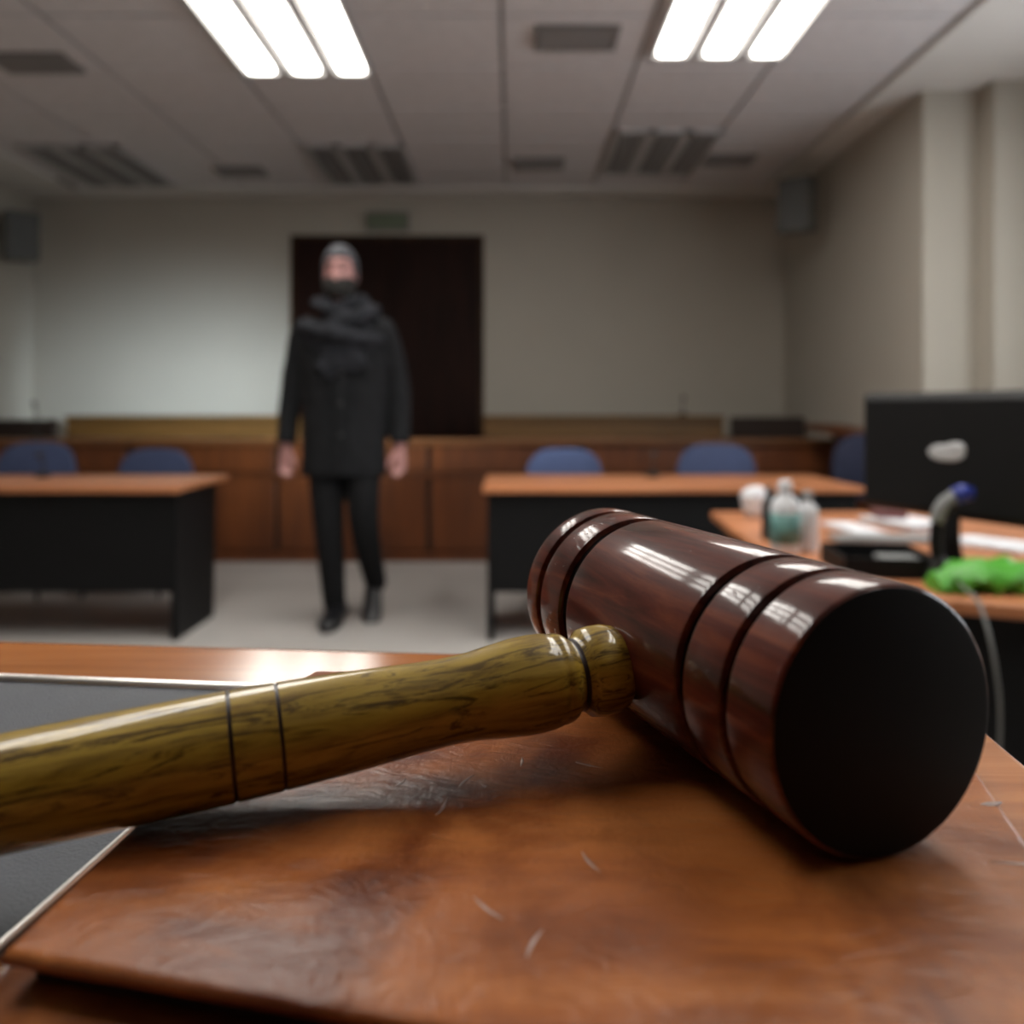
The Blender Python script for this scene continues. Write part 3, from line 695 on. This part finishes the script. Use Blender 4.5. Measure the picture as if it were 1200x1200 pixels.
# crumpled bright green bag
x, y = on(1153, 692)
bm = bmesh.new(); rs = []
for i in range(13):
    u = i/12; xx = -.105+.25*u; h = .030+.030*math.sin(u*PI)**.6
    rs.append([Vector((xx, .050*(1 if True else 1)*math.cos(2*PI*q/24)*(0.6+.5*math.sin(PI*(u*.8+.1))), max(0.001, h/2+h/2*math.sin(2*PI*q/24)*1.0))) for q in range(24)])
rings(bm, rs)
bmesh.ops.subdivide_edges(bm, edges=bm.edges, cuts=1, use_grid_fill=True)
for v in bm.verts:
    k = noise.noise(v.co*38)*.014+noise.noise(v.co*90)*.005
    v.co += Vector((0, k, k if v.co.z > .004 else 0))
    v.co.z = max(0.0005, v.co.z)
o = obj('plastic_bag', bm, M_green, loc=(x, y, DZ), autosm=25); tag(o, 'crumpled bright green plastic bag at the front of the clerk desk', 'bag')
# hanging grey cable
t = thing('cable', 'grey cable looping down over the front edge of the clerk desk', 'cable')
def W(px, py, D): return ((px-600)/1000*D, D, EYE-(py-478)/1000*D)
bm = bmesh.new()
tube(bm, smoothpath([W(1122, 680, 1.72), W(1131, 690, 1.60), W(1146, 705, 1.50), W(1158, 740, 1.45), W(1167, 785, 1.43), W(1172, 830, 1.43), W(1170, 900, 1.44), W(1160, 1010, 1.46)], 8), .0032, 10)
obj('cord', bm, M_cable, t, smooth=True)

# ------------------------------------------------------------------ the judge's bench
HB = .118; BZ = EYE-HB
t = thing('judge_bench', 'glossy orange-brown wooden bench top in the foreground', 'bench', (0, 0, 0))
dxy = Vector((.9955, -.0950)); rt = Vector((.0950, .9955)); FR = Vector((.182, .3925))-rt*.0125
FL = FR-dxy*1.15; NR = FR-rt*.75; NL = FL-rt*.75
bm = bmesh.new(); prism(bm, [tuple(NL), tuple(NR), tuple(FR), tuple(FL)], BZ-.03, BZ)
o = obj('bench_top', bm, M_bench, t); b_ = o.modifiers.new('b', 'BEVEL'); b_.width = .004; b_.segments = 4
# far rim of the top, rising gently toward its outer edge
bm = bmesh.new(); v = []
for a_, b_, z_ in ((0, -.048, .0003), (0, -.005, .0036), (0, 0, .0026), (0, 0, .0001), (0, -.048, .0001)):
    v.append([bm.verts.new((*(p+rt*b_), BZ+z_)) for p in (FL, FR)])
for i in range(5): bm.faces.new((v[i][0], v[i][1], v[(i+1) % 5][1], v[(i+1) % 5][0]))
bm.faces.new([q_[0] for q_ in v]); bm.faces.new([q_[1] for q_ in v][::-1])
obj('rim', bm, M_rim, t)
def off(p, a, b): return tuple(p+dxy*a+rt*b)
bm = bmesh.new(); prism(bm, [off(FL, .02, -.05), off(FR, -.02, -.05), off(FR, -.02, -.02), off(FL, .02, -.02)], 0, BZ-.03); obj('front_panel', bm, M_benchb, t)
bm = bmesh.new(); prism(bm, [off(FR, -.045, -.70), off(FR, -.02, -.70), off(FR, -.02, -.05), off(FR, -.045, -.05)], 0, BZ-.03); obj('side_panel', bm, M_benchb, t)
bm = bmesh.new(); prism(bm, [off(FL, .02, -.70), off(FL, .045, -.70), off(FL, .045, -.05), off(FL, .02, -.05)], 0, BZ-.03); obj('side_panel', bm, M_benchb, t)

# desk pad with bright rolled edge
P_FR = Vector((-.0915, .3465)); P_dx = Vector((-.9955, .115)).normalized(); P_dy = Vector((-.105+.0915, .2268-.3465)).normalized()
P_FL = P_FR+P_dx*.50; P_NR = P_FR+P_dy*.42; P_NL = P_FL+P_dy*.42
t = thing('desk_pad', 'dark grey leather desk pad with a bright silver edge under the gavel handle', 'desk pad', (P_NR.x, P_NR.y, BZ))
lp = lambda p: (p.x-P_NR.x, p.y-P_NR.y)
bm = bmesh.new(); prism(bm, [lp(P_NL), lp(P_NR), lp(P_FR), lp(P_FL)], 0, .003); obj('leather_sheet', bm, M_pad, t)
bm = bmesh.new(); e = [lp(P_NR), lp(P_FR), lp(P_FL)]
tube(bm, [(*e[1], .003), (*e[2], .003)], [(.0022, .0026)]*2, 14, ref=(0, 0, 1)); obj('edge_trim', bm, M_trim, t, smooth=True)
bm = bmesh.new(); tube(bm, [(*e[0], .0028), (*e[1], .0028)], [(.0007, .0009)]*2, 12, ref=(0, 0, 1)); obj('edge_trim', bm, M_trim, t, smooth=True)

# stepped sound block
KZ = EYE-.098
poly = [Vector(p) for p in ((-.0925, .154), (-.0890, .205), (-.0800, .300), (-.0735, .3195), (.143, .300), (.0963, .111))]
POLY0 = poly; cen = sum(poly, Vector((0, 0)))/6
def ring_in(k, z, front=0):
    out = []
    base = [p.copy() for p in POLY0]
    nv = Vector((-.2216, -.975)).normalized()
    base[0] += nv*front+Vector((-.6, .1))*front; base[5] += nv*front; poly = base; n = 6
    for i, p in enumerate(poly):
        a, b = poly[i-1], poly[(i+1) % n]
        d1 = (p-a).normalized(); d2 = (b-p).normalized()
        n1 = Vector((-d1.y, d1.x)); n2 = Vector((-d2.y, d2.x)); m = (n1+n2).normalized()
        s = -1 if (cen-p).dot(m) < 0 else 1
        out.append(Vector((*(p+m*s*k/max(.5, m.dot(n1))), z)))
    return out
t = thing('sound_block', 'worn reddish-brown lacquered wooden block with stepped edge under the gavel', 'block', (cen.x, cen.y, BZ+.0))
sh = Vector((cen.x, cen.y, BZ))
def blk(name, prof, mat):
    bm = bmesh.new()
    rs = [[p-sh for p in ring_in(k[0] if isinstance(k, tuple) else k, z, k[1] if isinstance(k, tuple) else 0)] for k, z in prof]
    rings(bm, rs); o = obj(name, bm, mat, t, autosm=60); return o
q = KZ
blk('top_board', [(.003, q-.0032), (.0006, q-.0030), (0, q-.0022), (.0002, q-.0010), (.0009, q-.0003), (.0020, q)], M_block)
blk('groove', [(.0045, q-.0125), (.0045, q-.0031)], M_groove)
blk('base_moulding', [((0, .012), BZ+.0002), ((-.0012, .015), BZ+.002), ((-.0012, .015), BZ+.006), ((-.0004, .0125), BZ+.0085), ((.0008, .008), BZ+.0105), ((.0015, .003), BZ+.0118), ((.005, 0), BZ+.0124)], M_block)
# short pale dents and scuffs pressed into the lacquer
def scuff(px, py, ln, a, bend, wd=.0004):
    D = .098/((py-478)/1000); x0 = (px-600)/1000*D
    bm = bmesh.new(); P = []
    for i in range(7):
        u = i/6-.5; P.append(Vector((x0+math.cos(a)*ln*u-math.sin(a)*bend*(u*u), D+math.sin(a)*ln*u+math.cos(a)*bend*(u*u), q))-sh)
    tube(bm, P, [(wd*math.sin(PI*(i+.4)/6.8), .00012) for i in range(7)], 8, ref=(0, 0, 1))
    obj('scuff', bm, M_scratch, t, smooth=True)
for s in ((570, 1065, .010, -.9, .002), (624, 1105, .009, 1.2, -.002), (690, 1010, .009, -1.2, .002), (520, 945, .010, 1.35, .002), (612, 893, .006, 1.5, .001),
          (690, 897, .008, -.5, .001), (545, 915, .008, 1.1, -.002), (1162, 942, .006, .2, .001, .0012), (1195, 1012, .012, -.1, .0), (470, 918, .006, 1.2, .001)): scuff(*s)

# ------------------------------------------------------------------ gavel
hx, hy, ha, hL = .0813, .1843, 1.9056, .1446
axis = Vector((math.cos(ha), math.sin(ha), 0))
G0 = Vector((hx, hy, KZ))
t = thing('gavel', 'dark mahogany gavel with olive-coloured handle lying across the block', 'gavel', (hx, hy, KZ))
R = .0300
def Rt(x): return R*(1+.019*x/hL)
prof, mi = [], []
def seg(lst, m):
    for p in lst:
        if prof: mi.append(m)
        prof.append(p)
seg([(.0003, .002), (.0003, R*.93), (.0006, R*.968)], 2)
def band(a, b):           # a barely crowned band between two turned grooves
    ra, rb, rm = Rt(a), Rt(b), Rt((a+b)/2)
    seg([(a, ra*.972), (a+.0003, ra*.990), (a+.0012, ra*.999), ((a+b)/2, rm*1.002), (b-.0012, rb*.999), (b-.0003, rb*.990), (b, rb*.972)], 0)
def groove(a, b):
    seg([(a+.0002, Rt(a)*.935), (b-.0002, Rt(b)*.935)], 1)
band(.0008, .0168); groove(.0168, .0198); band(.0198, .0354); groove(.0354, .0394); band(.0394, .1080)
groove(.1080, .1142); band(.1142, .1306); groove(.1306, .1346); band(.1346, .1442)
seg([(hL, Rt(hL)*.93), (hL, .002)], 0)
bm = bmesh.new(); lathe_x(bm, prof, 160, mi)
head = obj('head', bm, [M_head, M_headg, M_face], t, autosm=38)
head.location = (0, 0, R); head.rotation_euler = (0, 0, ha)
# handle, measured along s from the head's centre
hdir = Vector((-.944, -.329, -.087)).normalized()
c0 = G0+axis*(hL/2)+Vector((0, 0, .0270))
S = 1.0
pr = [(.0285, .0085), (.0285, .0103), (.0300, .0116), (.0330, .01235), (.0365, .0124), (.0395, .0119), (.0405, .0108), (.0418, .0100), (.0432, .0098), (.0442, .0104),
      (.0450, .0114), (.0462, .0120), (.0480, .0123), (.0487, .0121), (.0496, .01255), (.0515, .01285), (.055, .01305), (.060, .0129), (.066, .0122), (.073, .0113), (.080, .01105), (.088, .0113), (.096, .0118),
      (.106, .01235), (.116, .0127), (.1221, .01285), (.1222, .0126), (.1229, .0126), (.1230, .01290), (.128, .0130), (.1334, .0131), (.1335, .0128), (.1343, .0128), (.1344, .01313),
      (.147, .0131), (.165, .0131), (.183, .0129), (.205, .0125), (.225, .0120), (.240, .0112), (.247, .0095), (.251, .006), (.252, .001)]
mi = []
for i in range(len(pr)-1):
    a, b = pr[i][0], pr[i+1][0]
    mi.append(1 if (.1220 < a and b < .1231) or (.1333 < a and b < .1345) or (.0417 < a and b < .0433) else 0)
bm = bmesh.new(); lathe_x(bm, pr, 96, mi)
M_handg = plain('handle_groove', (0.02, 0.008, 0.004), 0.4, 0.1)
hd = obj('handle', bm, [M_hand, M_handg], t, autosm=50)
hd.rotation_euler = hdir.to_track_quat('X', 'Z').to_euler(); hd.location = c0-G0
bm = bmesh.new(); lathe_x(bm, [(-.0250, .0085), (.0287, .0085)], 32)
tn = obj('tenon', bm, M_hand, t, smooth=True); tn.rotation_euler = hd.rotation_euler; tn.location = hd.location
